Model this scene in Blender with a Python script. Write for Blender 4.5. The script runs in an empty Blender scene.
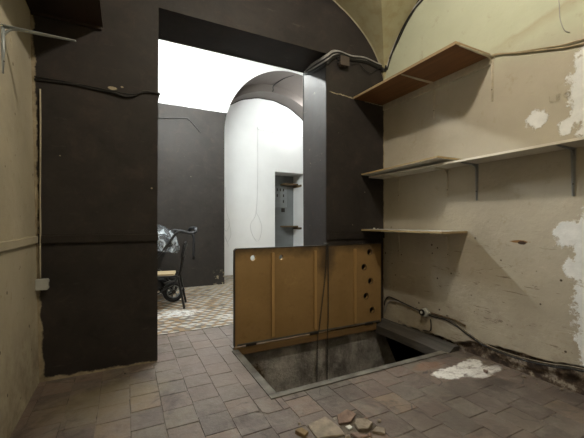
import bpy, bmesh, math, random
from mathutils import Vector, Matrix, noise
random.seed(7)
C = bpy.context.scene.collection
PI = math.pi

# ------------------------------------------------------------------ mesh helpers
def bx(bm, x0, x1, y0, y1, z0, z1, bev=0.0, mat=None):
    r = bmesh.ops.create_cube(bm, size=1.0)
    vs = r['verts']
    for v in vs:
        v.co = Vector(((x0+x1)/2 + v.co.x*(x1-x0), (y0+y1)/2 + v.co.y*(y1-y0), (z0+z1)/2 + v.co.z*(z1-z0)))
    if bev > 0:
        es = list({e for v in vs for e in v.link_edges})
        bmesh.ops.bevel(bm, geom=es, offset=bev, segments=2, affect='EDGES', profile=0.6)

def smooth_path(pts, n=6):
    P = [Vector(p) for p in pts]
    if len(P) < 3: return P
    out = []
    for i in range(len(P)-1):
        a = P[i-1] if i > 0 else P[i]*2-P[i+1]
        b, c = P[i], P[i+1]
        d = P[i+2] if i+2 < len(P) else P[i+1]*2-P[i]
        for k in range(n):
            t = k/n
            out.append(0.5*((2*b)+(c-a)*t+(2*a-5*b+4*c-d)*t*t+(3*b-a-3*c+d)*t**3))
    out.append(P[-1])
    return out

def tube(bm, pts, r, seg=8, smooth=0, closed=False):
    P = smooth_path(pts, smooth) if smooth else [Vector(p) for p in pts]
    rings = []
    n = len(P)
    up = None
    for i, p in enumerate(P):
        if closed: t = P[(i+1) % n]-P[i-1]
        else: t = P[min(i+1, n-1)]-P[max(i-1, 0)]
        t.normalize()
        if up is None:
            up = Vector((0, 0, 1)) if abs(t.z) < 0.9 else Vector((1, 0, 0))
        s = t.cross(up).normalized(); up = s.cross(t).normalized()
        rr = r[i] if isinstance(r, (list, tuple)) else r
        rings.append([bm.verts.new(p + (s*math.cos(2*PI*k/seg)+up*math.sin(2*PI*k/seg))*rr) for k in range(seg)])
    m = n if closed else n-1
    for i in range(m):
        a, b = rings[i], rings[(i+1) % n]
        for k in range(seg):
            f = bm.faces.new((a[k], a[(k+1) % seg], b[(k+1) % seg], b[k])); f.smooth = True
    if not closed:
        bm.faces.new(list(reversed(rings[0]))); bm.faces.new(rings[-1])

def prism(bm, pts, d):
    """closed polygon of 3-D points pushed along vector d"""
    d = Vector(d)
    a = [bm.verts.new(Vector(p)) for p in pts]
    b = [bm.verts.new(Vector(p)+d) for p in pts]
    n = len(a)
    bm.faces.new(a); bm.faces.new(list(reversed(b)))
    for i in range(n):
        bm.faces.new((a[i], b[i], b[(i+1) % n], a[(i+1) % n]))

def plate_holes(bm, outer, holes, y0, y1):
    """plate in the XZ plane with real holes, thickness y0..y1"""
    edges = []
    for loop in [outer]+holes:
        vs = [bm.verts.new((x, y0, z)) for x, z in loop]
        for i in range(len(vs)):
            edges.append(bm.edges.new((vs[i], vs[(i+1) % len(vs)])))
    r = bmesh.ops.triangle_fill(bm, use_beauty=True, use_dissolve=False, edges=edges)
    fs = [g for g in r['geom'] if isinstance(g, bmesh.types.BMFace)]
    e = bmesh.ops.extrude_face_region(bm, geom=fs)
    for g in e['geom']:
        if isinstance(g, bmesh.types.BMVert): g.co.y = y1
def circle(cx, cz, r, n=16): return [(cx+r*math.cos(2*PI*k/n), cz+r*math.sin(2*PI*k/n)) for k in range(n)]

def obj(name, bm, mat, parent=None, fix=True):
    if fix: bmesh.ops.recalc_face_normals(bm, faces=bm.faces[:])
    me = bpy.data.meshes.new(name); bm.to_mesh(me); bm.free()
    for m in (mat if isinstance(mat, list) else [mat]): me.materials.append(m)
    o = bpy.data.objects.new(name, me); C.objects.link(o)
    if parent:
        o.parent = parent
        o.matrix_parent_inverse = Matrix.Translation(-parent.location) if PARENT_WORLD else Matrix.Identity(4)
    return o
PARENT_WORLD = True     # parts are modelled in world coordinates unless switched off
def NB(): return bmesh.new()
def tag(o, label, cat, group=None):
    o['label'] = label; o['category'] = cat
    if group: o['group'] = group
    return o
def thing(name, label, cat, loc, group=None):
    o = bpy.data.objects.new(name, None); C.objects.link(o); o.location = loc; o.empty_display_size = .1
    return tag(o, label, cat, group)
def struct(name, bm, mat, fix=True):
    o = obj(name, bm, mat, None, fix); o['kind'] = 'structure'; return o

# ------------------------------------------------------------------ material helpers
class M:
    def __init__(s, name, rough=.7, spec=.4, metal=0):
        s.m = bpy.data.materials.new(name); s.m.use_nodes = True
        s.nt = s.m.node_tree; s.b = s.nt.nodes['Principled BSDF']
        s.b.inputs['Roughness'].default_value = rough
        s.b.inputs['Specular IOR Level'].default_value = spec
        s.b.inputs['Metallic'].default_value = metal
        s.co = s.nt.nodes.new('ShaderNodeTexCoord').outputs['Object']
        sp = s.nt.nodes.new('ShaderNodeSeparateXYZ'); s.nt.links.new(s.co, sp.inputs[0])
        s.x, s.y, s.z = sp.outputs
    def put(s, v, sock):
        if isinstance(v, (int, float)): sock.default_value = v
        elif isinstance(v, (tuple, list)): sock.default_value = tuple(v)+((1,) if len(v) == 3 and len(sock.default_value) == 4 else ())
        else: s.nt.links.new(v, sock)
    def noise(s, scale, detail=4, rough=.6, vec=None, stretch=None, dist=0):
        v = vec or s.co
        if stretch:
            mp = s.nt.nodes.new('ShaderNodeMapping'); s.nt.links.new(v, mp.inputs[0]); mp.inputs['Scale'].default_value = stretch; v = mp.outputs[0]
        n = s.nt.nodes.new('ShaderNodeTexNoise'); s.nt.links.new(v, n.inputs['Vector'])
        n.inputs['Scale'].default_value = scale; n.inputs['Detail'].default_value = detail
        n.inputs['Roughness'].default_value = rough; n.inputs['Distortion'].default_value = dist
        return n.outputs['Fac']
    def vor(s, scale, feature='F1'):
        n = s.nt.nodes.new('ShaderNodeTexVoronoi'); n.feature = feature; s.nt.links.new(s.co, n.inputs['Vector']); n.inputs['Scale'].default_value = scale
        return n.outputs['Distance']
    def attr(s, name):
        n = s.nt.nodes.new('ShaderNodeAttribute'); n.attribute_name = name; return n.outputs['Fac']
    def math(s, op, a, b=0, c=None):
        n = s.nt.nodes.new('ShaderNodeMath'); n.operation = op
        s.put(a, n.inputs[0]); s.put(b, n.inputs[1])
        if c is not None: s.put(c, n.inputs[2])
        return n.outputs[0]
    def step(s, v, a, b):
        """0 at a, 1 at b"""
        n = s.nt.nodes.new('ShaderNodeMapRange'); n.clamp = True
        s.put(v, n.inputs[0]); n.inputs[1].default_value = a; n.inputs[2].default_value = b
        return n.outputs[0]
    def mix(s, f, a, b, mode='MIX'):
        n = s.nt.nodes.new('ShaderNodeMix'); n.data_type = 'RGBA'; n.blend_type = mode
        s.put(f, n.inputs[0]); s.put(a, n.inputs[6]); s.put(b, n.inputs[7]); return n.outputs[2]
    def ramp(s, f, stops):
        n = s.nt.nodes.new('ShaderNodeValToRGB'); s.put(f, n.inputs[0]); e = n.color_ramp.elements
        while len(e) < len(stops): e.new(.5)
        for k, (p, c) in zip(e, stops): k.position = p; k.color = tuple(c)+(1,)
        return n.outputs[0]
    def blob(s, u, v, cu, cv, ru, rv, wob, edge=.12):
        """1 inside a ragged ellipse"""
        a = s.math('DIVIDE', s.math('SUBTRACT', u, cu), ru); b = s.math('DIVIDE', s.math('SUBTRACT', v, cv), rv)
        d = s.math('SQRT', s.math('ADD', s.math('MULTIPLY', a, a), s.math('MULTIPLY', b, b)))
        d = s.math('ADD', d, wob)
        return s.step(d, 1+edge, 1-edge)
    def col(s, c): s.put(c, s.b.inputs['Base Color'])
    def rough(s, c): s.put(c, s.b.inputs['Roughness'])
    def bump(s, h, strength=.3, dist=.01):
        n = s.nt.nodes.new('ShaderNodeBump'); n.inputs['Strength'].default_value = strength; n.inputs['Distance'].default_value = dist
        s.put(h, n.inputs['Height']); s.nt.links.new(n.outputs[0], s.b.inputs['Normal'])

def simple(name, c, rough=.6, metal=0, var=.25, scale=12, spec=.4, bump=0):
    m = M(name, rough, spec, metal)
    n = m.noise(scale, 5)
    d = tuple(x*(1-var) for x in c); l = tuple(min(1, x*(1+var)) for x in c)
    m.col(m.ramp(n, [(.3, d), (.7, l)]))
    if bump: m.bump(n, bump, .004)
    return m.m
def wood(name, a, b, axis=1, rough=.55):
    m = M(name, rough)
    st = [26, 26, 26]; st[axis] = 1.6
    n = m.noise(1.0, 6, .65, stretch=st, dist=.6)
    m.col(m.ramp(n, [(.25, a), (.5, tuple((p+q)/2 for p, q in zip(a, b))), (.75, b)]))
    m.bump(n, .15, .003)
    return m.m

# ---- plaster of the left wall, vault and wall behind the camera
m = M('cream plaster', .75, .3)
n1 = m.noise(2.2, 6); n2 = m.noise(14, 5); n3 = m.noise(5, 4, .7)
c = m.ramp(n1, [(.3, (.37, .33, .245)), (.7, (.46, .415, .315))])
c = m.mix(m.step(n2, .62, .75), c, (.33, .27, .18))
c = m.mix(m.math('MULTIPLY', m.step(m.z, .70, .0), m.step(n3, .36, .62)), c, (.21, .17, .125))
sp = m.vor(8); c = m.mix(m.step(m.math('ADD', sp, m.math('MULTIPLY', n2, .15)), .165, .14), c, (.10, .08, .055))
m.col(c); m.bump(m.math('ADD', n1, m.math('MULTIPLY', n2, .4)), .5, .02); CREAM = m.m

m = M('vault plaster', .8, .3)
n1 = m.noise(1.6, 6); n2 = m.noise(9, 5)
m.col(m.mix(m.step(n2, .45, .8), m.ramp(n1, [(.3, (.33, .31, .19)), (.7, (.42, .39, .25))]), (.30, .25, .13)))
m.bump(n1, .4, .02); VAULT = m.m

# ---- right wall: sage wash on top, cream below, white filler patches, rotten foot
m = M('patched plaster', .75, .3)
n1 = m.noise(2.0, 6); n2 = m.noise(11, 5, .65); n3 = m.noise(30, 3); n4 = m.noise(4.5, 5, .7)
w = m.math('MULTIPLY', m.math('SUBTRACT', m.noise(7, 6, .68), .5), 2.2)
w2 = m.math('MULTIPLY', m.math('SUBTRACT', m.noise(13, 6, .75), .5), 2.6)
low = m.ramp(n1, [(.3, (.405, .365, .295)), (.7, (.485, .445, .365))])
top = m.ramp(n1, [(.3, (.47, .495, .375)), (.7, (.535, .56, .435))])
zl = m.math('ADD', m.z, m.math('MULTIPLY', m.math('SUBTRACT', m.noise(3, 5), .5), .30))
zl = m.math('ADD', zl, m.math('MULTIPLY', m.math('SUBTRACT', m.y, 1.3), -.12))
c = m.mix(m.step(zl, 2.28, 2.56), low, top)
# old diagonal wash edge
dg = m.math('ADD', m.math('SUBTRACT', m.z, m.math('ADD', 2.56, m.math('MULTIPLY', m.math('SUBTRACT', 1.65, m.y), .16))), m.math('MULTIPLY', m.math('SUBTRACT', n4, .5), .10))
band = m.math('MULTIPLY', m.step(dg, -.09, 0), m.step(dg, .03, .0))
c = m.mix(m.math('MULTIPLY', m.math('MULTIPLY', band, m.step(m.y, 1.75, 1.5)), .45), c, (.36, .27, .17))
c = m.mix(m.math('MULTIPLY', m.step(n2, .60, .76), .55), c, (.33, .27, .18))
# scuffs in the lower half
c = m.mix(m.math('MULTIPLY', m.math('MULTIPLY', m.step(n4, .52, .7), m.step(m.z, 1.0, .2)), .5), c, (.24, .195, .14))
sp = m.vor(9); c = m.mix(m.math('MULTIPLY', m.step(m.math('ADD', sp, m.math('MULTIPLY', n2, .15)), .175, .150), m.step(m.z, 1.3, .9)), c, (.07, .05, .035))
sc = m.noise(7, 5, .75, stretch=(1, .55, 3.2), dist=1.2)
c = m.mix(m.math('MULTIPLY', m.math('MULTIPLY', m.step(sc, .615, .64), m.step(m.z, 1.15, .7)), .7), c, (.13, .10, .07))
c = m.mix(m.math('MULTIPLY', m.math('MULTIPLY', m.step(sc, .40, .37), m.step(m.z, 1.15, .7)), .5), c, (.56, .51, .42))
gr = m.noise(1.3, 5, .6)
c = m.mix(m.math('MULTIPLY', m.math('MULTIPLY', m.step(gr, .42, .62), m.step(m.z, .75, .1)), .55), c, (.23, .19, .145))
# ochre chip below the long shelf
c = m.mix(m.blob(m.y, m.z, 1.47, 1.0, .065, .012, w), c, (.24, .13, .05))
c = m.mix(m.blob(m.y, m.z, 1.445, .992, .03, .012, w), c, (.05, .03, .02))
# white filler
P = None
for (cy, cz, ry, rz) in [(1.345, 1.90, .07, .065), (1.05, 2.0, .10, .30), (1.16, 1.80, .05, .06), (1.14, 1.07, .10, .085), (1.03, .95, .10, .25), (1.10, .83, .085, .06), (1.0, .52, .11, .40)]:
    q = m.blob(m.y, m.z, cy, cz, ry, rz, w2, .10)
    P = q if P is None else m.math('MAXIMUM', P, q)
c = m.mix(P, c, m.ramp(n2, [(.3, (.70, .72, .73)), (.7, (.87, .88, .89))]))
# hollow sooty foot
ed = m.attr('rot')
dirt = m.ramp(m.noise(10, 6, .7), [(.36, (.030, .022, .017)), (.48, (.070, .048, .035)), (.54, (.15, .115, .085)), (.60, (.36, .32, .27))])
c = m.mix(ed, c, dirt)
m.col(c); m.bump(m.math('ADD', m.math('ADD', n1, m.math('MULTIPLY', n2, .5)), m.math('MULTIPLY', P, .35)), .55, .02); RIGHT = m.m

# ---- dark paint on the partition wall
def darkpaint(name, base, hi, edge=None):
    m = M(name, .55, .22)
    n1 = m.noise(2.0, 6, .65, dist=.5); n2 = m.noise(8, 7, .72, dist=.4); n3 = m.noise(3, 6, .75, stretch=(1, 1, 5))
    c = m.ramp(n1, [(.30, base), (.70, hi)])
    c = m.mix(m.math('MULTIPLY', m.step(n2, .52, .72), .55), c, (hi[0]*1.75, hi[1]*1.45, hi[2]*1.35))
    c = m.mix(m.math('MULTIPLY', m.step(n2, .46, .30), .5), c, tuple(x*.6 for x in base))
    c = m.mix(m.math('MULTIPLY', m.step(n3, .62, .70), .30), c, (.11, .095, .082))
    sp = m.vor(6)
    c = m.mix(m.math('MULTIPLY', m.step(m.math('ADD', sp, m.math('MULTIPLY', n2, .12)), .098, .086), .8), c, (.28, .24, .19))
    if edge: c = edge(m, c)
    m.col(c); m.rough(m.step(n2, -.85, 1.4)); m.bump(m.math('ADD', n1, m.math('MULTIPLY', n2, .35)), .30, .012)
    return m.m
def back_edge(m, c):
    w = m.math('MULTIPLY', m.math('SUBTRACT', m.noise(9, 6, .7), .5), .07)
    # bare strip by the left wall and along the floor, and by the right wall
    k = m.step(m.math('ADD', m.math('ADD', m.x, m.math('MULTIPLY', m.z, .022)), w), -.520, -.530)
    k = m.math('MAXIMUM', k, m.step(m.math('ADD', m.math('SUBTRACT', m.z, m.math('MULTIPLY', m.step(m.x, .25, -.5), .012)), w), .016, .006))
    k = m.math('MAXIMUM', k, m.step(m.math('ADD', m.x, m.math('MULTIPLY', w, .4)), 2.664, 2.670))
    # flaked line on the pillar beside the upper shelf
    l = m.math('ABSOLUTE', m.math('ADD', m.math('SUBTRACT', m.z, m.math('SUBTRACT', 2.63, m.math('MULTIPLY', m.x, .052))), m.math('MULTIPLY', w, .8)))
    l = m.math('MULTIPLY', m.step(l, .007, .003), m.math('MULTIPLY', m.step(m.x, 1.92, 1.94), m.step(m.noise(6, 3), .47, .52)))
    k = m.math('MAXIMUM', k, l)
    # chips on the pillar edge
    e = m.math('MULTIPLY', m.step(m.math('ABSOLUTE', m.math('SUBTRACT', m.x, 1.89)), .03, .0), m.math('MULTIPLY', m.step(m.noise(13, 4, .7), .68, .71), .6))
    k = m.math('MAXIMUM', k, e)
    k = m.math('MAXIMUM', k, m.math('MULTIPLY', m.blob(m.x, m.z, -.085, 2.195, .030, .012, m.math('MULTIPLY', w, 16)), 1))
    k = m.math('MAXIMUM', k, m.blob(m.x, m.z, -.02, 2.215, .010, .007, m.math('MULTIPLY', w, 14)))
    return m.mix(k, c, m.ramp(m.noise(12, 4), [(.3, (.22, .18, .12)), (.7, (.42, .36, .26))]))
DARK = darkpaint('dark brown wall paint', (.0200, .0175, .0168), (.037, .0315, .0295), back_edge)
DARKT = darkpaint('dark brown trim paint', (.018, .015, .0135), (.030, .025, .022))
def far_edge(m, c):
    w = m.math('MULTIPLY', m.math('SUBTRACT', m.noise(9, 6, .7), .5), .03)
    k = m.math('MULTIPLY', m.step(m.math('ADD', m.z, w), 3.175, 3.185), m.step(m.y, 6.045, 6.04))
    c = m.mix(k, c, (.86, .87, .86))
    c = m.mix(m.step(m.y, 6.035, 6.045), c, (.125, .108, .098))
    k = m.math('MULTIPLY', m.step(m.x, 1.42, 1.5), m.math('MULTIPLY', m.step(m.z, .28, .22), m.step(m.noise(14, 4, .7), .54, .60)))
    return m.mix(k, c, (.33, .28, .20))
FAR = darkpaint('dark grey brown wall paint', (.021, .0185, .0165), (.035, .031, .028), far_edge)

m = M('white wall paint', .7, .35)
n1 = m.noise(2, 5); m.col(m.ramp(n1, [(.3, (.78, .79, .79)), (.7, (.84, .85, .85))])); m.bump(n1, .2, .01); WHITE = m.m

# ---- terracotta floor
m = M('worn terracotta', .68, .35)
t = m.attr('tile'); n1 = m.noise(5, 6, .65); n2 = m.noise(26, 5, .7); n3 = m.noise(1.5, 4); n5 = m.noise(11, 6, .72, dist=.8)
c = m.ramp(t, [(0, (.105, .080, .070)), (.2, (.150, .098, .082)), (.42, (.122, .096, .084)), (.6, (.165, .110, .090)), (.78, (.108, .100, .090)), (.9, (.185, .150, .105)), (1, (.150, .096, .080))])
c = m.mix(m.math('MULTIPLY', m.step(n1, .40, .66), .65), c, (.170, .148, .128))
c = m.mix(m.math('MULTIPLY', m.step(n5, .50, .66), .60), c, (.062, .050, .043))
c = m.mix(m.math('MULTIPLY', m.step(n2, .56, .74), .5), c, (.24, .205, .175))
c = m.mix(m.math('MULTIPLY', m.step(n3, .50, .62), .30), c, (.085, .066, .055))
cv = m.nt.nodes.new('ShaderNodeTexVoronoi'); cv.feature = 'DISTANCE_TO_EDGE'; cv.inputs['Scale'].default_value = 1.7
mp = m.nt.nodes.new('ShaderNodeVectorMath'); mp.operation = 'MULTIPLY_ADD'; nn_ = m.nt.nodes.new('ShaderNodeTexNoise'); nn_.inputs['Scale'].default_value = 6; m.nt.links.new(m.co, nn_.inputs['Vector'])
m.nt.links.new(nn_.outputs['Color'], mp.inputs[0]); mp.inputs[1].default_value = (.22, .22, 0); m.nt.links.new(m.co, mp.inputs[2]); m.nt.links.new(mp.outputs[0], cv.inputs['Vector'])
crk = m.math('MULTIPLY', m.step(cv.outputs['Distance'], .010, .004), m.step(m.noise(2.3, 3), .50, .56))
c = m.mix(m.math('MULTIPLY', crk, .85), c, (.020, .015, .012))
rt_ = m.ramp(m.math('FRACT', m.math('MULTIPLY', t, 7.31)), [(0, (.62, .60, .60)), (.35, (.95, .92, .90)), (.65, (1.05, 1.0, .98)), (1, (1.45, 1.30, 1.15))])
c = m.mix(1, c, rt_, 'MULTIPLY')
c = m.mix(.10, c, (.045, .034, .028))
st = m.noise(2.6, 7, .7, dist=1.0)
c = m.mix(m.math('MULTIPLY', m.step(st, .53, .60), .62), c, (.040, .030, .024))
c = m.mix(m.math('MULTIPLY', m.step(st, .44, .35), .45), c, (.23, .19, .165))
# paler grey by the doorway, ochre by the left wall, darker towards the right corner
w = m.math('MULTIPLY', m.math('SUBTRACT', m.noise(5, 6, .7), .5), 2.0)
c = m.mix(m.math('MULTIPLY', m.blob(m.x, m.y, .72, 2.85, .42, .85, w, .4), .65), c, (.235, .190, .170))
c = m.mix(m.math('MULTIPLY', m.blob(m.x, m.y, -.10, 2.45, .30, .25, w, .35), .55), c, (.235, .185, .095))
c = m.mix(m.math('MULTIPLY', m.blob(m.x, m.y, 2.05, 1.25, .60, .30, w, .35), .55), c, (.075, .056, .045))
c = m.mix(m.math('MULTIPLY', m.blob(m.x, m.y, 2.33, 1.42, .14, .09, w, .35), .85), c, (.04, .03, .025))
c = m.mix(m.blob(m.x, m.y, 2.17, 1.86, .14, .06, w, .2), c, (.205, .105, .060))
ws = m.math('MULTIPLY', m.math('SUBTRACT', m.noise(9, 6, .7), .5), 1.9)
k = m.math('MULTIPLY', m.blob(m.x, m.y, .80, 3.42, .38, .22, ws, .35), .35)
c = m.mix(k, c, (.33, .29, .26))
c = m.mix(.30, c, (.118, .102, .090)); c = m.mix(m.math('MULTIPLY', m.step(m.noise(4.2, 7, .75, dist=.7), .50, .62), .38), c, (.195, .172, .152))
k = m.math('MAXIMUM', m.blob(m.x, m.y, 2.24, 1.69, .17, .085, ws, .10), m.blob(m.x, m.y, 2.50, 1.735, .13, .060, ws, .10))
k = m.math('MAXIMUM', k, m.math('MULTIPLY', m.blob(m.x, m.y, 2.44, 1.61, .20, .07, ws, .2), .9))
k = m.math('MULTIPLY', k, m.step(n2, .2, .45))
c = m.mix(m.math('MULTIPLY', k, m.step(m.noise(19, 6, .75), .30, .50)), c, (.66, .64, .61))
m.col(c); m.rough(m.step(n1, -.55, 1.15)); m.bump(m.math('ADD', m.math('MULTIPLY', n1, .8), n2), .55, .008); TILE = m.m
m = M('dirty mortar', .9, .2)
n = m.noise(14, 5, .7); m.col(m.ramp(n, [(.35, (.05, .040, .032)), (.55, (.13, .108, .088)), (.75, (.28, .25, .21))])); m.bump(n, .6, .01); MORTAR = m.m

# ---- patterned cement tiles of the rear room
def enc(name, c0):
    m = M(name, .55, .4); n = m.noise(7, 6, .7); n2 = m.noise(3, 6, .65)
    c = m.mix(m.step(n, .35, .75), c0, tuple(x*.65 for x in c0))
    w = m.math('MULTIPLY', m.math('SUBTRACT', n2, .5), 2.6)
    k = m.math('MAXIMUM', m.blob(m.x, m.y, .62, 4.36, .20, .17, w, .3), m.blob(m.x, m.y, .33, 4.33, .07, .09, w, .25))
    k = m.math('MAXIMUM', k, m.math('MULTIPLY', m.blob(m.x, m.y, 1.10, 3.95, .12, .09, w, .3), .6))
    k = m.math('MAXIMUM', k, m.math('MULTIPLY', m.blob(m.x, m.y, .72, 3.80, .16, .05, w, .3), .6))
    c = m.mix(m.math('MULTIPLY', m.math('MULTIPLY', k, m.step(m.noise(16, 5, .7), .40, .56)), .85), c, (.70, .71, .71))
    g = m.math('MULTIPLY', m.step(m.y, 5.6, 5.95), m.step(n2, .35, .6))
    c = m.mix(m.math('MULTIPLY', g, .6), c, (.24, .215, .165))
    m.col(c); return m.m
ENC = [enc('pale cement tile', (.47, .45, .41)), enc('grey cement tile', (.12, .10, .08)), enc('tan cement tile', (.27, .18, .095))]

# ---- other materials
m = M('painted hatch board', .5, .4)
n1 = m.noise(3, 6, .6); n2 = m.noise(16, 5, .7)
c = m.ramp(n1, [(.3, (.265, .165, .066)), (.7, (.340, .218, .095))])
c = m.mix(m.math('MULTIPLY', m.step(n2, .55, .78), .35), c, (.12, .062, .025))
tp = m.step(m.math('ADD', m.z, m.math('MULTIPLY', m.math('SUBTRACT', m.noise(5, 5, .7), .5), .20)), .80, .925)
c = m.mix(m.math('MULTIPLY', tp, .85), c, (.035, .025, .018))
w = m.math('MULTIPLY', m.math('SUBTRACT', m.noise(6, 5, .7), .5), 1.6)
c = m.mix(m.math('MULTIPLY', m.blob(m.x, m.z, 1.85, .78, .09, .17, w, .5), .75), c, (.05, .035, .025))
c = m.mix(m.math('MULTIPLY', m.blob(m.x, m.z, 1.45, .58, .09, .06, w, .3), m.math('MULTIPLY', m.step(m.noise(30, 3), .5, .6), .4)), c, (.42, .29, .12))
m.col(c); m.bump(n1, .15, .005); LID = m.m
LIDEDGE = wood('hatch batten in lit tone', (.33, .20, .08), (.46, .29, .12), 2)  # battens lightened in colour to show lamplight catching their ridges
LIDRAIL = wood('grimy hatch plank', (.13, .08, .035), (.26, .16, .07), 0)
BLACK = simple('blackened edge', (.03, .025, .02), .5)
BROWNSHELF = wood('red brown shelf board', (.115, .048, .017), (.215, .098, .034), 1)
EDGE = wood('worn board edge', (.25, .17, .09), (.40, .30, .18), 1)
DARKSHELF = wood('very dark shelf board', (.020, .012, .008), (.036, .022, .014), 1)
CHIP = wood('raw chipboard edge', (.30, .22, .11), (.46, .36, .20), 1)
MELA = simple('off white laminate', (.58, .55, .48), .4, 0, .08, 5)
MELAE = simple('pale laminate edge', (.72, .68, .60), .45, 0, .06, 5)
LOWSH = simple('dusty white board', (.62, .61, .57), .5, 0, .12, 9)
GREYMET = simple('grey bracket steel', (.29, .30, .305), .45, .2, .15, 8)
PALEMET = simple('pale grey bracket steel', (.36, .39, .40), .4, .4, .12, 8)
CREAMMET = simple('cream overpainted bracket', (.47, .42, .33), .55, 0, .12, 20)
STEEL = simple('dull frame steel', (.115, .105, .09), .75, .0, .5, 7, bump=.3)
CHAINM = simple('dark chain steel', (.07, .065, .06), .45, .7, .2, 10)
CABB = simple('black cable sheath', (.018, .017, .016), .45, 0, .2)
CABG = simple('grey cable sheath', (.36, .35, .34), .5, 0, .25, 14)
CABC = simple('cream cable sheath', (.33, .27, .17), .55, 0, .25, 14)
CABD = simple('grimy cable sheath', (.15, .125, .09), .6, 0, .3, 14)
CABL = simple('light grey wire', (.60, .61, .61), .5, 0, .1)
BOXB = simple('brown painted box', (.075, .058, .048), .5, 0, .15)
BOXG = simple('grey box plastic', (.42, .43, .40), .45, 0, .1)
BEAM = wood('weathered grey timber', (.030, .027, .024), (.095, .086, .077), 1, .75)
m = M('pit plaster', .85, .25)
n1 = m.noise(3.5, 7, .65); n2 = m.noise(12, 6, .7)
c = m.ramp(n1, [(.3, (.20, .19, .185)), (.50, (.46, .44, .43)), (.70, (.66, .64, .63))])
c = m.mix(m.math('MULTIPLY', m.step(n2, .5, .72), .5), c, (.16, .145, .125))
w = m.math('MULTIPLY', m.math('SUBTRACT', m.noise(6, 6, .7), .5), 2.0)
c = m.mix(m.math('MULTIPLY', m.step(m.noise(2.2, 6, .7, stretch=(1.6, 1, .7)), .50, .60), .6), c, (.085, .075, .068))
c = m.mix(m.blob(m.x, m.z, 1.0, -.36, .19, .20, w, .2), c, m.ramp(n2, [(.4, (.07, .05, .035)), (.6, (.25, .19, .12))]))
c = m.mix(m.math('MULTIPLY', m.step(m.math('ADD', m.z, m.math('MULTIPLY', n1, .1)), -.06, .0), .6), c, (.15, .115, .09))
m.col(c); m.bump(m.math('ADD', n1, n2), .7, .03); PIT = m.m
PITD = simple('near black pit stone', (.045, .038, .032), .9, 0, .4, 7, bump=.5)  # almost black colour for the pit sides and side cavity
SEATW = wood('pale ply seat', (.36, .28, .16), (.50, .40, .25), 0, .4)
TUBEB = simple('black tube steel', (.016, .015, .015), .4, .2, .15)
FABB = simple('black stroller fabric', (.02, .02, .022), .85, 0, .25, 40)
RUB = simple('black tyre rubber', (.018, .018, .02), .6, 0, .2)
RIMG = simple('grey plastic rim', (.20, .21, .22), .4, .2, .1)
FOAM = simple('dark grip foam', (.03, .032, .036), .6, 0, .25, 30)
m = M('clear rain cover', .16, .9); n = m.noise(9, 3, .5, dist=1.5)
m.col(m.ramp(n, [(.35, (.10, .11, .125)), (.52, (.25, .28, .31)), (.68, (.60, .65, .69))])); m.bump(n, .8, .03)
m.put(m.step(n, .25, .75), m.b.inputs['Alpha']); RAIN = m.m
CLAYT = simple('broken terracotta', (.185, .125, .098), .85, 0, .35, 18, bump=.5)
CLAYP = simple('pale broken mortar', (.215, .178, .138), .9, 0, .35, 18, bump=.5)
CLAYO = simple('ochre brick scrap', (.19, .13, .065), .9, 0, .35, 18, bump=.5)
FUSEW = simple('grey white switchboard', (.26, .28, .285), .5, 0, .08)
NICHEW = simple('white door paint', (.70, .71, .72), .5, 0, .05, 6)
OLDW = wood('dark old timber', (.06, .04, .02), (.17, .11, .05), 0)

# ------------------------------------------------------------------ room shell (metres; x across, y into the picture)
XL, XR, YB, YB2 = -.555, 2.68, 2.93, 3.44
ZS, RISE, XC, HX, YC, HY = 2.66, 1.02, 1.075, 1.605, 1.33, 1.60
def vz(u): return ZS + RISE*math.sqrt(max(0, 1-u*u))

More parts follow.
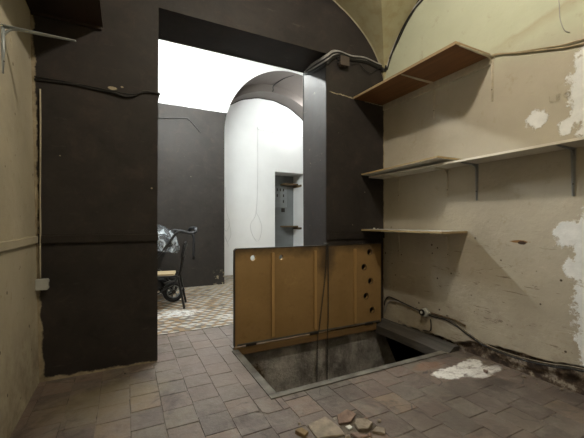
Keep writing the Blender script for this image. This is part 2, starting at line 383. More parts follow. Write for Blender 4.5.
# floor: mortar bed with hatch opening, tiles laid on top in the same object
HX0, HX1, HY0, HY1 = .87, 2.60, 1.99, 2.93
bm = NB(); tl = bm.faces.layers.float.new('tile')
def quad(a, b, c, d, z, mi=1):
    f = bm.faces.new([bm.verts.new((p[0], p[1], z)) for p in (a, b, c, d)]); f.material_index = mi; return f
zb = -.0035
for x0, x1, y0, y1 in ((XL-.1, HX0, -.5, 3.62), (HX0, HX1, -.5, HY0), (HX0, HX1, HY1, 3.62), (HX1, XR+.2, -.5, 3.62)):
    quad((x0, y0), (x1, y0), (x1, y1), (x0, y1), zb)
PX, PYT = .177, .195
def tile(x0, x1, y0, y1):
    cx, cy = (x0+x1)/2, (y0+y1)/2
    if min(x1-x0, y1-y0) < .012: return
    d = math.hypot((cx-1.10)/.20, (cy-1.50)/.12)
    if d < .9: return
    j = lambda: random.uniform(-.003, .003)
    g = random.choice((.0006, .001, .0016, .0026))
    base = random.uniform(-.0009, .0009); tx, ty = random.gauss(0, .0035), random.gauss(0, .0035)
    co = [(x0+g+j(), y0+g+j()), (x1-g+j(), y0+g+j()), (x1-g+j(), y1-g+j()), (x0+g+j(), y1-g+j())]
    # now and then a cracked-off corner
    if random.random() < .10 and min(x1-x0, y1-y0) > .1:
        k = random.randrange(4); p, q, r = Vector(co[k-1]), Vector(co[k]), Vector(co[(k+1) % 4])
        s = random.uniform(.15, .35)
        co = [tuple(c) for c in co]; co[k:k+1] = [tuple(q.lerp(p, s)), tuple(q.lerp(r, s*random.uniform(.6, 1.4)))]
    zz = lambda p: base+tx*(p[0]-cx)+ty*(p[1]-cy)
    ins = [(p[0]+(cx-p[0])*.025, p[1]+(cy-p[1])*.025) for p in co]
    top = [bm.verts.new((p[0], p[1], zz(p))) for p in ins]
    mid = [bm.verts.new((p[0], p[1], zz(p)-.002)) for p in co]
    bot = [bm.verts.new((p[0], p[1], zb-.003)) for p in co]
    t = random.random(); n = len(co)
    fs = [bm.faces.new(top)]
    for i in range(n):
        fs.append(bm.faces.new((mid[i], mid[(i+1) % n], top[(i+1) % n], top[i])))
        fs.append(bm.faces.new((bot[i], bot[(i+1) % n], mid[(i+1) % n], mid[i])))
    for f in fs: f[tl] = t; f.material_index = 0
def clip(x0, x1, y0, y1):
    x0, x1 = max(x0, XL), min(x1, XR+.05)
    if x1 <= x0: return
    if y1 > YB:                       # inside the doorway only
        if y0 < YB and (x0 < .24 or x1 > 1.89):
            clip(x0, x1, y0, YB)
            x0, x1 = max(x0, .24), min(x1, 1.89)
            if x1 <= x0: return
            tile(x0, x1, YB, min(y1, 3.62)); return
        x0, x1 = max(x0, .24), min(x1, 1.89)
        if x1 <= x0: return
    y1 = min(y1, 3.62)
    if x1 > HX0 and x0 < HX1 and y1 > HY0 and y0 < HY1:
        if x0 < HX0: tile(x0, HX0, y0, y1)
        if x1 > HX1: tile(HX1, x1, y0, y1)
        a, b = max(x0, HX0), min(x1, HX1)
        if y0 < HY0: tile(a, b, y0, HY0)
        if y1 > HY1: tile(a, b, HY1, y1)
        return
    tile(x0, x1, y0, y1)
i = 0; x = .205-PX*6
while x < XR+.05:
    off = (i % 2)*PYT*.5 + random.uniform(-.03, .03)
    y = -.6+off
    wv = PX
    while y < 3.62:
        L = PYT+random.uniform(-.012, .012)
        clip(x, x+wv, y, y+L); y += L
    x += wv; i += 1
floor = struct('floor', bm, [TILE, MORTAR], fix=False)
# rear-room floor of rhombic cement tiles
bm = NB(); s = .066
hx = s*math.sqrt(3)
rows = int(3.6/(1.5*s))+2
for r in range(rows):
    for q in range(-12, 46):
        cx = q*hx+(r % 2)*hx/2; cy = 3.60+r*1.5*s
        if cx < -1.15 or cx > 4.7 or cy > 7.1: continue
        v = [(cx+s*math.cos(PI/6+k*PI/3), cy+s*math.sin(PI/6+k*PI/3)) for k in range(6)]
        for k, mi in ((0, 0), (2, 1), (4, 2)):
            vs = [bm.verts.new((min(max(p[0], -1.2), 4.8), max(p[1], 3.60), -.002)) for p in ((cx, cy), v[k], v[(k+1) % 6], v[(k+2) % 6])]
            try: f = bm.faces.new(vs); f.material_index = mi if random.random() > .16 else random.choice((1, 2, 2))
            except ValueError: pass
for f in bm.faces:
    f.normal_update()
    if f.normal.z < 0: f.normal_flip()
struct('floor_rear', bm, ENC, fix=False)
# dark broken edge between the two floors
bm = NB()
pts = []
for k in range(25):
    x = .24+k*1.65/24
    pts.append((x, 3.60+.014*math.sin(k*1.7)+random.uniform(-.008, .008), -.004))
tube(bm, pts, [.006+random.random()*.006 for _ in pts], 5)
struct('trim_4', bm, MORTAR)

# walls of the front room
bm = NB()
prism(bm, [(XL-.3, YB, -.02), (.24, YB, -.02), (.24, YB, 2.93), (1.89, YB, 2.93), (1.89, YB, -.02), (XR+2.2, YB, -.02), (XR+2.2, YB, 4.75), (-1.3, YB, 4.75), (-1.3, YB, -.02)], (0, YB2-YB, 0))
es = [e for e in bm.edges if all(abs(v.co.x-.24) < 1e-4 or abs(v.co.x-1.89) < 1e-4 for v in e.verts) and abs(e.verts[0].co.y-e.verts[1].co.y) < 1e-4]
bmesh.ops.bevel(bm, geom=es, offset=.008, segments=2, affect='EDGES')
struct('wall_back', bm, DARK)

def edge_z(y):       # height of the rotten foot of the right wall
    P = [(-.5, .22), (1.06, .19), (1.26, .165), (1.46, .145), (1.69, .13), (1.86, .105), (2.0, .06), (2.2, .05), (2.5, .03), (2.93, .02)]
    for (a, b), (c, d) in zip(P, P[1:]):
        if a <= y <= c: return b+(d-b)*(y-a)/(c-a)
    return .02
bm = NB(); rl = bm.verts.layers.float.new('rot')
ny, nz = 230, 150
zv = [(-.02+ .40*(k/70)) if k <= 70 else .38+(4.2-.38)*(k-70)/(nz-70) for k in range(nz+1)]
grid = []
for a in range(ny+1):
    y = -.5+(YB+.05+.5)*a/ny; col = []
    for z in zv:
        nn = noise.fractal(Vector((y*5, z*5, 3.1)), 1.0, 2.0, 4)
        e = edge_z(y)+.022*nn+.018*noise.noise(Vector((y*17, 2, 7)))
        k = max(0, min(1, (e-z)/.008+.5))
        dx = .004*noise.noise(Vector((y*1.3, z*1.3, 0)))+k*(.028+.012*nn)
        v = bm.verts.new((XR+max(dx, -.004), y, z)); v[rl] = k; col.append(v)
    grid.append(col)
for a in range(ny):
    for b in range(nz):
        f = bm.faces.new((grid[a][b], grid[a][b+1], grid[a+1][b+1], grid[a+1][b])); f.smooth = True
wr = struct('wall_right', bm, RIGHT)

bm = NB(); prism(bm, [(XL-.25, -.5, -.02), (XL+.007, -.5, -.02), (XL-.078, -.5, 4.2), (XL-.25, -.5, 4.2)], (0, YB+.5, 0))
struct('wall_left', bm, CREAM)
bm = NB(); bx(bm, XL-.2, XR+.25, -.7, -.27, -.02, 4.2)
struct('wall_front', bm, CREAM)
# cross vault
bm = NB(); N = 96
us = [-math.cos(PI*k/N) for k in range(N+1)]
vg = [[bm.verts.new((XC+HX*u, YC+HY*v, max(vz(u), vz(v)))) for v in us] for u in us]
for a in range(N):
    for b in range(N):
        f = bm.faces.new((vg[a][b], vg[a+1][b], vg[a+1][b+1], vg[a][b+1])); f.smooth = False
struct('ceiling', bm, VAULT)

bm = NB()
pts = []
for k in range(60):
    u = -.985+1.97*k/59
    pts.append((XC+HX*u, YB-.004, vz(u)-.004+.008*noise.noise(Vector((k*.7, 1, 2)))))
tube(bm, pts, [.005+.004*abs(noise.noise(Vector((k*.9, 5, 2)))) for k in range(60)], 6)
struct('trim_5', bm, CREAM)

# rear room
bm = NB(); bx(bm, -1.4, -1.2, YB2, 6.6, -.02, 4.7); struct('wall_rear_left', bm, WHITE)
bm = NB(); bx(bm, 4.8, 5.0, YB2, 8.0, -.02, 4.7); struct('wall_rear_right', bm, WHITE)
bm = NB(); bx(bm, -1.4, 5.0, YB2, 6.6, 4.6, 4.75); struct('ceiling_rear', bm, WHITE)
# far wall with the arch, its splayed intrados and the inner rib
AX, AR, AZ = 3.07, 1.425, 2.80
BXc, BR, BZ = 2.87, 1.62, 2.50
NA = 40
arcA = [(AX-AR*math.cos(PI*k/NA), AZ+AR*math.sin(PI*k/NA)) for k in range(NA+1)]
arcB = [(BXc-BR*math.cos(PI*k/NA), BZ+BR*math.sin(PI*k/NA)) for k in range(NA+1)]
arcC = [(BXc-(BR-.155)*math.cos(PI*k/NA), BZ+(BR-.155)*math.sin(PI*k/NA)) for k in range(NA+1)]
bm = NB()
yf, ym, ye = 6.03, 6.58, 7.02
outl = [(-1.3, -.02), (AX-AR, -.02)]+arcA+[(AX+AR, -.02), (4.9, -.02), (4.9, 4.7), (-1.3, 4.7)]
bm.faces.new([bm.verts.new((x, yf, z)) for x, z in outl])
def strip(P, ya, Q, yb, sm=True):
    a = [bm.verts.new((x, ya, z)) for x, z in P]; b = [bm.verts.new((x, yb, z)) for x, z in Q]
    for i in range(len(a)-1):
        f = bm.faces.new((a[i], a[i+1], b[i+1], b[i])); f.smooth = sm
A2 = [(AX-AR, -.02)]+arcA+[(AX+AR, -.02)]
B2 = [(AX-AR, -.02)]+arcB+[(AX+AR, -.02)]
strip(A2, yf, B2, ym)
C2 = [(AX-AR, -.02)]+arcC+[(AX+AR, -.02)]
strip(B2, ym, C2, ym, False)
strip(C2, ym, C2, ye)
struct('wall_far', bm, FAR, fix=False)
# white end wall with the doorway recess
NX0, NX1, NZ = 3.10, 3.87, 2.32
bm = NB()
yw = 7.0
prism(bm, [(1.0, yw, -.02), (NX0, yw, -.02), (NX0, yw, NZ), (NX1, yw, NZ), (NX1, yw, -.02), (4.9, yw, -.02), (4.9, yw, 4.5), (1.0, yw, 4.5)], (0, .12, 0))
bx(bm, NX0-.1, NX0, yw+.12, 7.7, -.02, 2.6); bx(bm, NX1, NX1+.1, yw+.12, 7.7, -.02, 2.6)
bx(bm, NX0-.1, NX1+.1, 7.58, 7.7, -.02, 2.6); bx(bm, NX0-.1, NX1+.1, yw+.12, 7.7, NZ, 2.6)
struct('wall_end', bm, WHITE)
bm = NB(); bx(bm, NX0, NX1, 7.572, 7.58, -.01, NZ); struct('wall_recess', bm, simple('recess grey for shade', (.20, .215, .22), .6, 0, .1, 4))  # thin sheet whose grey stands in for the shade inside the unlit recess
bm = NB(); bx(bm, NX0-.1, NX1+.1, 7.0, 7.7, -.06, -.01); struct('floor_recess', bm, WHITE)

# pit under the hatch
bm = NB()
zp = -1.6
def pq(*p): bm.faces.new([bm.verts.new(q) for q in p])
pq((HX0, HY1, -.008), (2.70, HY1, -.008), (2.70, HY1, -.18), (2.92, HY1, -.62), (3.3, HY1, -1.2), (3.5, HY1, zp), (HX0, HY1, zp))
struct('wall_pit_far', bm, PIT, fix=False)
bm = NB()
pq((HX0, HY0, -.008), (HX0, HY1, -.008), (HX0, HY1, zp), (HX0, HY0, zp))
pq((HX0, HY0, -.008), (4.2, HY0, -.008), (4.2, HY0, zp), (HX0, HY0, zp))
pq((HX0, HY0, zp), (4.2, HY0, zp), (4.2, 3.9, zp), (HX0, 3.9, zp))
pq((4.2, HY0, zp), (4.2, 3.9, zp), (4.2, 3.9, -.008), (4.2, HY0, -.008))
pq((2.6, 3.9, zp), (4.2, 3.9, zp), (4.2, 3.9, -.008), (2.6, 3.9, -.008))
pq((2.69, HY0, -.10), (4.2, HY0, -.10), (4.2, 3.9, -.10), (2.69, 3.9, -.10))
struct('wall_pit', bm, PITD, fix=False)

# mouldings
bm = NB(); bx(bm, XL, .243, YB-.018, YB, .995, 1.054, .005); bx(bm, XL, .243, YB-.010, YB, 1.054, 1.064); struct('trim_1', bm, DARKT)
bm = NB(); bx(bm, 1.90, 2.672, YB-.018, YB, .965, 1.030, .005); bx(bm, 1.90, 2.672, YB-.010, YB, 1.030, 1.040); struct('trim_2', bm, DARKT)
bm = NB(); bx(bm, XL-.016, XL+.004, -.26, YB-.02, 1.0, 1.05, .005); struct('trim_3', bm, CREAM)

# faint lettering scratched on the right wall
cu = bpy.data.curves.new('lettering', 'FONT'); cu.body = 'LEO'; cu.size = .062; cu.space_character = 1.35; cu.extrude = .0004
tmp = bpy.data.objects.new('lettering', cu)
C.objects.link(tmp); bpy.context.view_layer.update()
me = bpy.data.meshes.new_from_object(tmp.evaluated_get(bpy.context.evaluated_depsgraph_get())); C.objects.unlink(tmp); bpy.data.objects.remove(tmp)
me.materials.clear(); me.materials.append(simple('faint pencil letters', (.40, .37, .29), .8, 0, .2, 60))
lt = bpy.data.objects.new('lettering', me); C.objects.link(lt)
lt.matrix_world = Matrix(((0, 0, -1, XR-.0055), (-1, 0, 0, 1.265), (0, 1, 0, 1.995), (0, 0, 0, 1)))
lt.parent = wr; lt['label'] = 'faint pencilled letters on the right wall'

# ------------------------------------------------------------------ shelves
def board(name, label, x0, x1, y0, y1, z0, z1, mat, edge_mat, tilt=0, group=None, edge_front=True):
    t = thing(name, label, 'shelf', ((x0+x1)/2, (y0+y1)/2, z0), group)
    bm = NB(); bx(bm, x0+.004, x1, y0+.004, y1, z0, z1, .0015); o = [obj('board', bm, mat, t)]
    bm = NB(); bx(bm, x0, x0+.004, y0, y1, z0, z1); e = obj('edge_band', bm, edge_mat, t); e['label'] = 'worn paler front edge of the board'
    bm = NB(); bx(bm, x0+.004, x1, y0, y0+.004, z0, z1); e = obj('edge_band', bm, edge_mat, t); e['label'] = 'worn paler end of the board'
    if tilt: t.rotation_euler.x = tilt
    return t
top = board('wall_shelf', 'red-brown wooden wall shelf, highest on the right wall', 2.237, 2.655, 1.672, 2.925, 2.500, 2.523, BROWNSHELF, EDGE)
bm = NB(); bx(bm, 2.655, 2.678, 1.672, 2.925, 2.435, 2.523, .003); o = obj('wall_batten', bm, CREAMMET, top); o['label'] = 'cream painted batten behind the board'
lw = board('wall_shelf', 'short whitish wall shelf, lowest on the right wall above the hatch lid', 2.345, 2.676, 1.885, 2.925, 1.053, 1.071, LOWSH, CHIP)
mid = board('wall_shelf', 'long narrow off-white shelf running along the right wall out of frame', 2.45, 2.676, .1, 2.925, 1.645, 1.662, MELA, MELAE)
mid.rotation_euler.z = math.radians(0)
chip = board('shelf_board', 'loose chipboard plank lying on the far end of the long off-white shelf', 2.342, 2.668, 1.925, 2.922, 1.666, 1.682, LOWSH, CHIP, tilt=-.024)
chip.location.z += .014
dk = board('wall_shelf', 'very dark shelf under the vault at the top left corner', XL-.045, -.152, .9, 2.928, 2.648, 2.675, DARKSHELF, DARKSHELF)
bm = NB(); bx(bm, XL-.04, -.16, 2.908, 2.928, 2.622, 2.647, .002); obj('wall_batten', bm, DARKSHELF, dk)

def bracket(name, label, y, z, arm, drop, mat, side=1, group=None):
    """L bracket on the right wall (side=1, arm to -x) or left wall (side=-1)"""
    x = XR if side > 0 else XL-.035; d = -side
    t = thing(name, label, 'bracket', (x, y, z-drop), group)
    def strip_(p0, p1, w0, w1, th, nrm):
        bm = NB(); p0, p1, nrm = Vector(p0), Vector(p1), Vector(nrm)
        q = []
        for p, w in ((p0, w0), (p1, w1)):
            q += [p+Vector((0, -w, 0)), p+Vector((0, w, 0))]
        v = [q[0], q[1], q[3], q[2]]
        prism(bm, v, nrm*th)
        # raised spine
        tube(bm, [p0+nrm*th, (p0+p1)/2+nrm*th*1.3, p1+nrm*th], [w0*.55, w0*.5, w1*.4], 6)
        return bm
    obj('upright', strip_((x+d*.001, y, z), (x+d*.001, y, z-drop), .016, .009, .004, (d, 0, 0)), mat, t)
    obj('arm', strip_((x+d*.001, y, z-.001), (x+d*arm, y, z-.001), .016, .008, .004, (0, 0, -1)), mat, t)
    bm = NB(); tube(bm, [(x+d*.006, y, z-.055), (x+d*.03, y, z-.022), (x+d*.065, y, z-.007)], .006, 6, 4); obj('gusset', bm, mat, t)
    for k in (.3, .75):
        bm = NB(); bmesh.ops.create_uvsphere(bm, u_segments=8, v_segments=6, radius=.006, matrix=Matrix.Translation((x+d*.007, y, z-drop*k)))
        obj('screw', bm, STEEL, t)
    return t
bracket('shelf_bracket', 'cream painted bracket under the middle of the red-brown top shelf', 2.235, 2.499, .43, .36, CREAMMET)
bracket('shelf_bracket', 'cream painted bracket under the near end of the red-brown top shelf', 1.668, 2.499, .40, .36, CREAMMET)
bracket('shelf_bracket', 'pale bracket under the loose chipboard plank, nearest the dark pillar', 2.70, 1.644, .24, .27, CREAMMET)
bracket('shelf_bracket', 'slim brown-cream bracket beneath the near end of the loose chipboard plank', 2.085, 1.644, .17, .26, CREAMMET)
bracket('shelf_bracket', 'grey steel bracket in the middle of the long off-white shelf', 1.80, 1.644, .20, .31, GREYMET)
bracket('shelf_bracket', 'grey steel bracket on the long off-white shelf at the right edge of the photo', 1.12, 1.644, .20, .32, GREYMET)
bracket('shelf_bracket', 'cream bracket below the lowest short shelf, at its far end by the pillar', 2.70, 1.052, .25, .29, CREAMMET)
bracket('shelf_bracket', 'dark-stained cream bracket below the lowest short shelf, at its near end', 2.08, 1.052, .25, .27, CREAMMET)
bracket('shelf_bracket', 'empty pale grey steel bracket on the left wall, holding no shelf', 2.285, 2.208, .335, .258, PALEMET, side=-1)

# small crumbs of plaster on the lowest shelf
for k, (x, y, r, lab) in enumerate([(2.42, 2.80, .014, 'larger white plaster crumb on the far end of the lowest shelf'), (2.40, 2.72, .009, 'smaller white plaster crumb on the far end of the lowest shelf')]):
    bm = NB(); bmesh.ops.create_icosphere(bm, subdivisions=2, radius=r)
    for v in bm.verts: v.co *= 1+.3*noise.noise(v.co*90+Vector((k*5, 0, 0))); v.co.z = max(v.co.z, -r*.5)*.8
    o = obj('plaster_crumb', bm, LOWSH); o.location = (x, y, 1.071+r*.4); tag(o, lab, 'plaster')

# ------------------------------------------------------------------ hatch
lid = thing('trapdoor', 'ochre-brown trapdoor lid standing open beside the floor hatch', 'trapdoor', (1.75, 2.89, .03))
LX0, LX1, LZ0, LZ1 = .88, 2.575, .03, .905
LY0, LY1 = 2.868, 2.900
bm = NB()
hol = [(1.050, .819, .026), (1.336, .812, .024), (2.412, .818, .030), (2.335, .657, .031), (2.426, .497, .031), (2.363, .336, .031), (2.448, .173, .031)]
c_ = .015
outer = [(LX0, LZ0), (LX1, LZ0), (LX1, LZ1), (LX0+c_, LZ1), (LX0+.004, LZ1-.004), (LX0, LZ1-c_)]
plate_holes(bm, outer, [circle(*h) for h in hol], LY0, LY1)
obj('panel', bm, LID, lid)
for xb in (1.243, 1.708, 2.205):
    bm = NB(); bx(bm, xb-.015, xb+.015, LY0-.020, LY0, LZ0+.04, .862, .004); obj('batten', bm, LIDEDGE, lid)
bm = NB(); prism(bm, [(LX0-.008, LY0-.004, LZ0), (LX0, LY0-.004, LZ0), (LX0, LY0-.004, LZ1-.015), (LX0+.015, LY0-.004, LZ1), (LX1, LY0-.004, LZ1), (LX1, LY0-.004, LZ0), (LX1+.005, LY0-.004, LZ0), (LX1+.005, LY0-.004, LZ1+.006), (LX0+.012, LY0-.004, LZ1+.006), (LX0-.008, LY0-.004, LZ1-.013)], (0, .04, 0))
o = obj('edge_strip', bm, BLACK, lid); o['label'] = 'blackened metal edging'
for h in hol[2:]:
    bm = NB(); tube(bm, [(h[0]+(h[2]+.002)*math.cos(2*PI*k/18), LY0-.001, h[1]+(h[2]+.002)*math.sin(2*PI*k/18)) for k in range(18)], .002, 6, closed=True)
    obj('hole_rim', bm, BLACK, lid)
for xb in (1.03, 1.70, 2.40):
    bm = NB(); bx(bm, xb-.05, xb+.05, LY0-.010, LY0, LZ0-.012, LZ0+.012, .003)
    obj('hinge', bm, BLACK, lid)
bm = NB(); bx(bm, LX0+.02, LX1-.02, LY0-.006, LY0, .033, .050, .002); o = obj('bottom_bar', bm, STEEL, lid); o['label'] = 'dull steel bar along the lower edge'

fr = thing('hatch_surround', 'dull grey steel and timber frame set around the floor opening', 'hatch frame', (1.75, 2.45, -.05))
bm = NB(); bx(bm, .845, .905, 2.019, 2.86, -.004, .008, .002); bx(bm, .860, .905, 2.019, 2.86, -.07, -.003); obj('side_rail', bm, STEEL, fr)
bm = NB(); bx(bm, .845, 2.515, 1.965, 2.018, -.004, .008, .002); bx(bm, .846, 2.515, 1.985, 2.018, -.06, -.003); obj('front_rail', bm, STEEL, fr)
bm = NB(); bx(bm, .885, 2.515, 2.872, 2.925, -.055, .016, .004); o = obj('rear_plank', bm, LIDRAIL, fr); o['label'] = 'ochre timber plank under the lid'

bm = NB()
prism(bm, [(2.52, 1.96, -.09), (2.672, 1.96, -.09), (2.672, 1.96, .040), (2.60, 1.96, .040), (2.525, 1.96, -.012)], (0, .965, 0))
bmesh.ops.subdivide_edges(bm, edges=bm.edges[:], cuts=6, use_grid_fill=True)
for v in bm.verts: v.co += Vector((noise.noise(v.co*9), 0, noise.noise(v.co*9+Vector((4, 4, 4)))))*.006
beam = obj('timber_kerb', bm, BEAM); tag(beam, 'weathered grey timber kerb along the wall side of the open hatch', 'beam')

# chain hung over the lid
def chain_mesh(paths):
    bm = NB()
    for pts in paths:
        P = smooth_path(pts, 10)
        # resample
        L, pitch = 0, .019
        d = [0]
        for a, b in zip(P, P[1:]): d.append(d[-1]+(b-a).length)
        k = 0; s_ = 0; flip = 0
        while s_ < d[-1]:
            while k < len(d)-2 and d[k+1] < s_: k += 1
            t = (s_-d[k])/max(1e-6, d[k+1]-d[k]); p = P[k].lerp(P[k+1], t); ax = (P[k+1]-P[k]).normalized()
            sd = ax.cross(Vector((0, 1, 0))).normalized(); nn = sd.cross(ax)
            if flip: sd = nn
            ring = [p+ax*(.0130*math.cos(a_))+sd*(.0062*math.sin(a_)) for a_ in [2*PI*q/10 for q in range(10)]]
            tube(bm, ring, .0022, 5, closed=True)
            s_ += pitch; flip ^= 1
    return bm
ch = obj('chain', chain_mesh([[(1.835, 2.845, .925), (1.83, 2.842, .80), (1.81, 2.842, .55), (1.775, 2.842, .30), (1.745, 2.842, .08), (1.728, 2.85, -.1), (1.722, 2.85, -.75)],
                             [(1.852, 2.845, .925), (1.853, 2.842, .6), (1.853, 2.842, .2), (1.848, 2.845, 0), (1.842, 2.85, -.75)],
                             [(1.835, 2.845, .925), (1.838, 2.885, .932), (1.85, 2.912, .90), (1.852, 2.915, .70)]]), CHAINM)
tag(ch, 'dark steel chain hanging over the open trapdoor lid into the pit', 'chain')

# ------------------------------------------------------------------ wiring
def cable_thing(name, label, cat, cables, loc, part='cable'):
    if len(cables) == 1:
        bm = NB(); pts, r, mt = cables[0]; tube(bm, pts, r, 7, 5); o = obj(name, bm, mt); return tag(o, label, cat)
    t = thing(name, label, cat, loc)
    for pts, r, mt in cables:
        bm = NB(); tube(bm, pts, r, 7, 5); obj(part, bm, mt, t)
    return t
yb = YB-.008
cable_thing('wall_cable', 'black cable strung across the dark wall left of the doorway', 'cable', [
    ([(-.575, yb, 2.165), (-.36, yb, 2.172), (-.19, yb, 2.160), (-.08, yb-.008, 2.155), (.0, yb-.006, 2.14), (.06, yb-.006, 2.155), (.14, yb, 2.20), (.247, yb, 2.21), (.25, 3.0, 2.21), (.252, 3.3, 2.2)], .008, CABB),
    ([(-.575, yb-.004, 2.185), (-.36, yb-.002, 2.183), (-.19, yb-.006, 2.172), (-.08, yb-.012, 2.165), (.06, yb-.012, 2.165), (.14, yb-.008, 2.208), (.235, yb, 2.215)], .005, CABB)], (-.1, yb, 2.16))
cs = []
for k, (dz, mt, r) in enumerate([(0, CABG, .011), (.020, CABB, .011), (.038, CABG, .010), (-.020, CABB, .012), (-.040, CABB, .010), (.054, CABG, .007)]):
    jy = -.006*(k % 2)
    cs.append(([(1.885, 3.40, 2.90+dz*.3), (1.878+jy, 3.2, 2.865+dz), (1.874+jy, 3.02, 2.845+dz), (1.885, yb-.012+jy, 2.845+dz), (1.95, yb-.008+jy, 2.905+dz*.9), (2.05, yb+jy-.004, 2.945+dz*.5), (2.20, yb+jy, 2.935+dz*.5),
                (2.38, yb+jy, 2.955+dz*.55), (2.55, yb+jy, 2.935+dz*.5), (2.655-.004*k, yb-.01+jy, 2.925+dz*.4)], r, mt))
cs.append(([(2.20, yb-.01, 2.87), (2.29, yb-.012, 2.90), (2.38, yb-.014, 2.84), (2.47, yb-.012, 2.83), (2.56, yb-.008, 2.89), (2.64, yb-.006, 2.92)], .004, CABB))
cable_thing('cable_bundle', 'bundle of black and grey cables over the top of the right pillar', 'cables', cs, (2.2, yb, 2.9))
xr = XR-.012
arch = [(2.905, 2.93), (2.85, 3.04), (2.76, 3.18), (2.65, 3.30), (2.53, 3.385), (2.41, 3.425), (2.2, 3.50)]
def arc_pts(off):
    return [(xr+.002, y-off*.6, z-off*.8) for y, z in arch]
cable_thing('cable_bundle', 'bundle of cables climbing the right wall along the vault edge', 'cables', [
    (arc_pts(-.014), .013, CABG), (arc_pts(.014), .011, CABB), (arc_pts(.036), .009, CABG), (arc_pts(.054), .008, CABB), ([(xr, 2.90, 2.90), (xr, 2.84, 2.99), (xr, 2.70, 3.13), (xr, 2.58, 3.26), (xr, 2.45, 3.36)], .006, CABB)], (xr, 2.6, 3.2))
bm = NB(); bx(bm, 2.62, 2.672, YB-.045, YB-.002, 2.87, 2.915, .006); bx(bm, 2.64, 2.676, YB-.06, YB-.01, 2.90, 2.95, .006); tag(obj('cable_clamp', bm, CABB), 'black cable clamp in the corner where the two cable bundles meet', 'clamp')
jb = thing('junction_box', 'square brown junction box on the dark pillar among the cables', 'junction box', (2.1, yb, 2.82))
bm = NB(); bx(bm, 2.030, 2.135, YB-.055, YB-.002, 2.815, 2.905, .006); obj('housing', bm, BOXB, jb)
bm = NB(); bx(bm, 2.026, 2.139, YB-.063, YB-.055, 2.811, 2.909, .004); obj('cover', bm, BOXB, jb)
for z in (2.84, 2.87, 2.895):
    bm = NB(); tube(bm, [(2.005, YB-.03, z), (2.030, YB-.03, z)], .010, 8); obj('cable_gland', bm, CABB, jb)

jl = thing('junction_box', 'small grey-white box low in the corner of the left wall', 'junction box', (-.49, 2.86, .67))
bm = NB(); bx(bm, XL-.006, -.492, 2.872, 2.928, .668, .744, .004); obj('housing', bm, BOXG, jl)
bm = NB(); bx(bm, -.492, -.487, 2.878, 2.922, .675, .738, .002); o = obj('switch_plate', bm, BOXG, jl)
bm = NB(); bx(bm, -.488, -.484, 2.892, 2.910, .692, .722, .002); o = obj('switch', bm, BLACK, jl); o['label'] = 'dark switch slot'
cable_thing('wall_cable', 'cream pipe-like cable running up the left corner from the small box', 'cable', [
    ([(-0.540, 2.915, .745), (-0.541, 2.916, 1.0), (-0.538, 2.912, 1.10), (-0.541, 2.916, 1.3), (-0.539, 2.916, 1.8), (-0.541, 2.917, 2.10)], .0055, CREAM)], None)

cable_thing('wall_cable', 'pair of thin cream cables along the right wall from the top shelf', 'cable', [
    ([(xr, 1.70, 2.475), (xr-.002, 1.66, 2.49), (xr, 1.61, 2.492), (xr, 1.46, 2.435), (xr, 1.29, 2.378), (xr, 1.17, 2.338), (xr, 1.06, 2.312), (xr, .8, 2.24)], .006, CABC),
    ([(xr, 1.69, 2.50), (xr, 1.63, 2.505), (xr, 1.50, 2.455), (xr, 1.29, 2.392), (xr, 1.17, 2.358), (xr, 1.06, 2.342), (xr, .8, 2.29)], .005, CABC)], (xr, 1.3, 2.4))
cable_thing('wall_cable', 'thin looping wire high on the right wall near the photo corner', 'cable', [
    ([(xr+.008, 1.26, 2.80), (xr+.006, 1.22, 2.76), (xr+.006, 1.20, 2.66), (xr+.006, 1.195, 2.55), (xr+.006, 1.17, 2.46), (xr+.006, 1.14, 2.43)], .0025, CABG)], None)
low = [(2.915, .19), (2.90, .25), (2.85, .30), (2.76, .298), (2.66, .285), (2.50, .262), (2.40, .252), (2.33, .25)]
low2 = [(2.33, .25), (2.24, .246), (2.12, .252), (2.01, .232), (1.86, .172), (1.69, .128), (1.46, .125), (1.26, .15), (1.06, .19), (.7, .20)]
cable_thing('wall_cable', 'black cable low on the right wall between the round socket and the pillar corner', 'cable', [
    ([(xr, y, z) for y, z in low], .0065, CABB), ([(xr, 2.91, .12), (xr, 2.88, .20), (xr, 2.82, .26), (xr, 2.74, .275), (xr, 2.6, .27), (xr, 2.40, .24)], .005, CABG),
    ([(xr, 2.27, .20), (xr-.01, 2.255, .13), (xr, 2.28, .08), (xr, 2.36, .065)], .006, CABB)], (xr, 2.6, .2))
cable_thing('wall_cable', 'grimy pair of cables sweeping along the foot of the right wall', 'cable', [
    ([(xr+.004, y, z) for y, z in low2], .006, CABD), ([(xr+.006, y, z-.017) for y, z in low2], .0055, CABB), ([(xr, 2.26, .262), (xr, 2.12, .262), (xr, 2.0, .262), (xr, 1.90, .238)], .008, OLDW)], (xr, 1.7, .15))
so = thing('wall_socket', 'round dirty white socket box low on the right wall beside the hatch', 'socket', (XR, 2.33, .25))
bm = NB(); tube(bm, [(XR-.001, 2.33, .25), (XR-.035, 2.33, .25), (XR-.04, 2.33, .25)], [.045, .043, .036], 18); obj('housing', bm, BOXG, so)
bm = NB(); tube(bm, [(XR-.040, 2.345, .25), (XR-.052, 2.345, .25)], .032, 14); obj('cap', bm, CABB, so)
bm = NB(); tube(bm, [(XR-.052, 2.345, .252), (XR-.056, 2.345, .252)], .014, 12); obj('plug_face', bm, LOWSH, so)

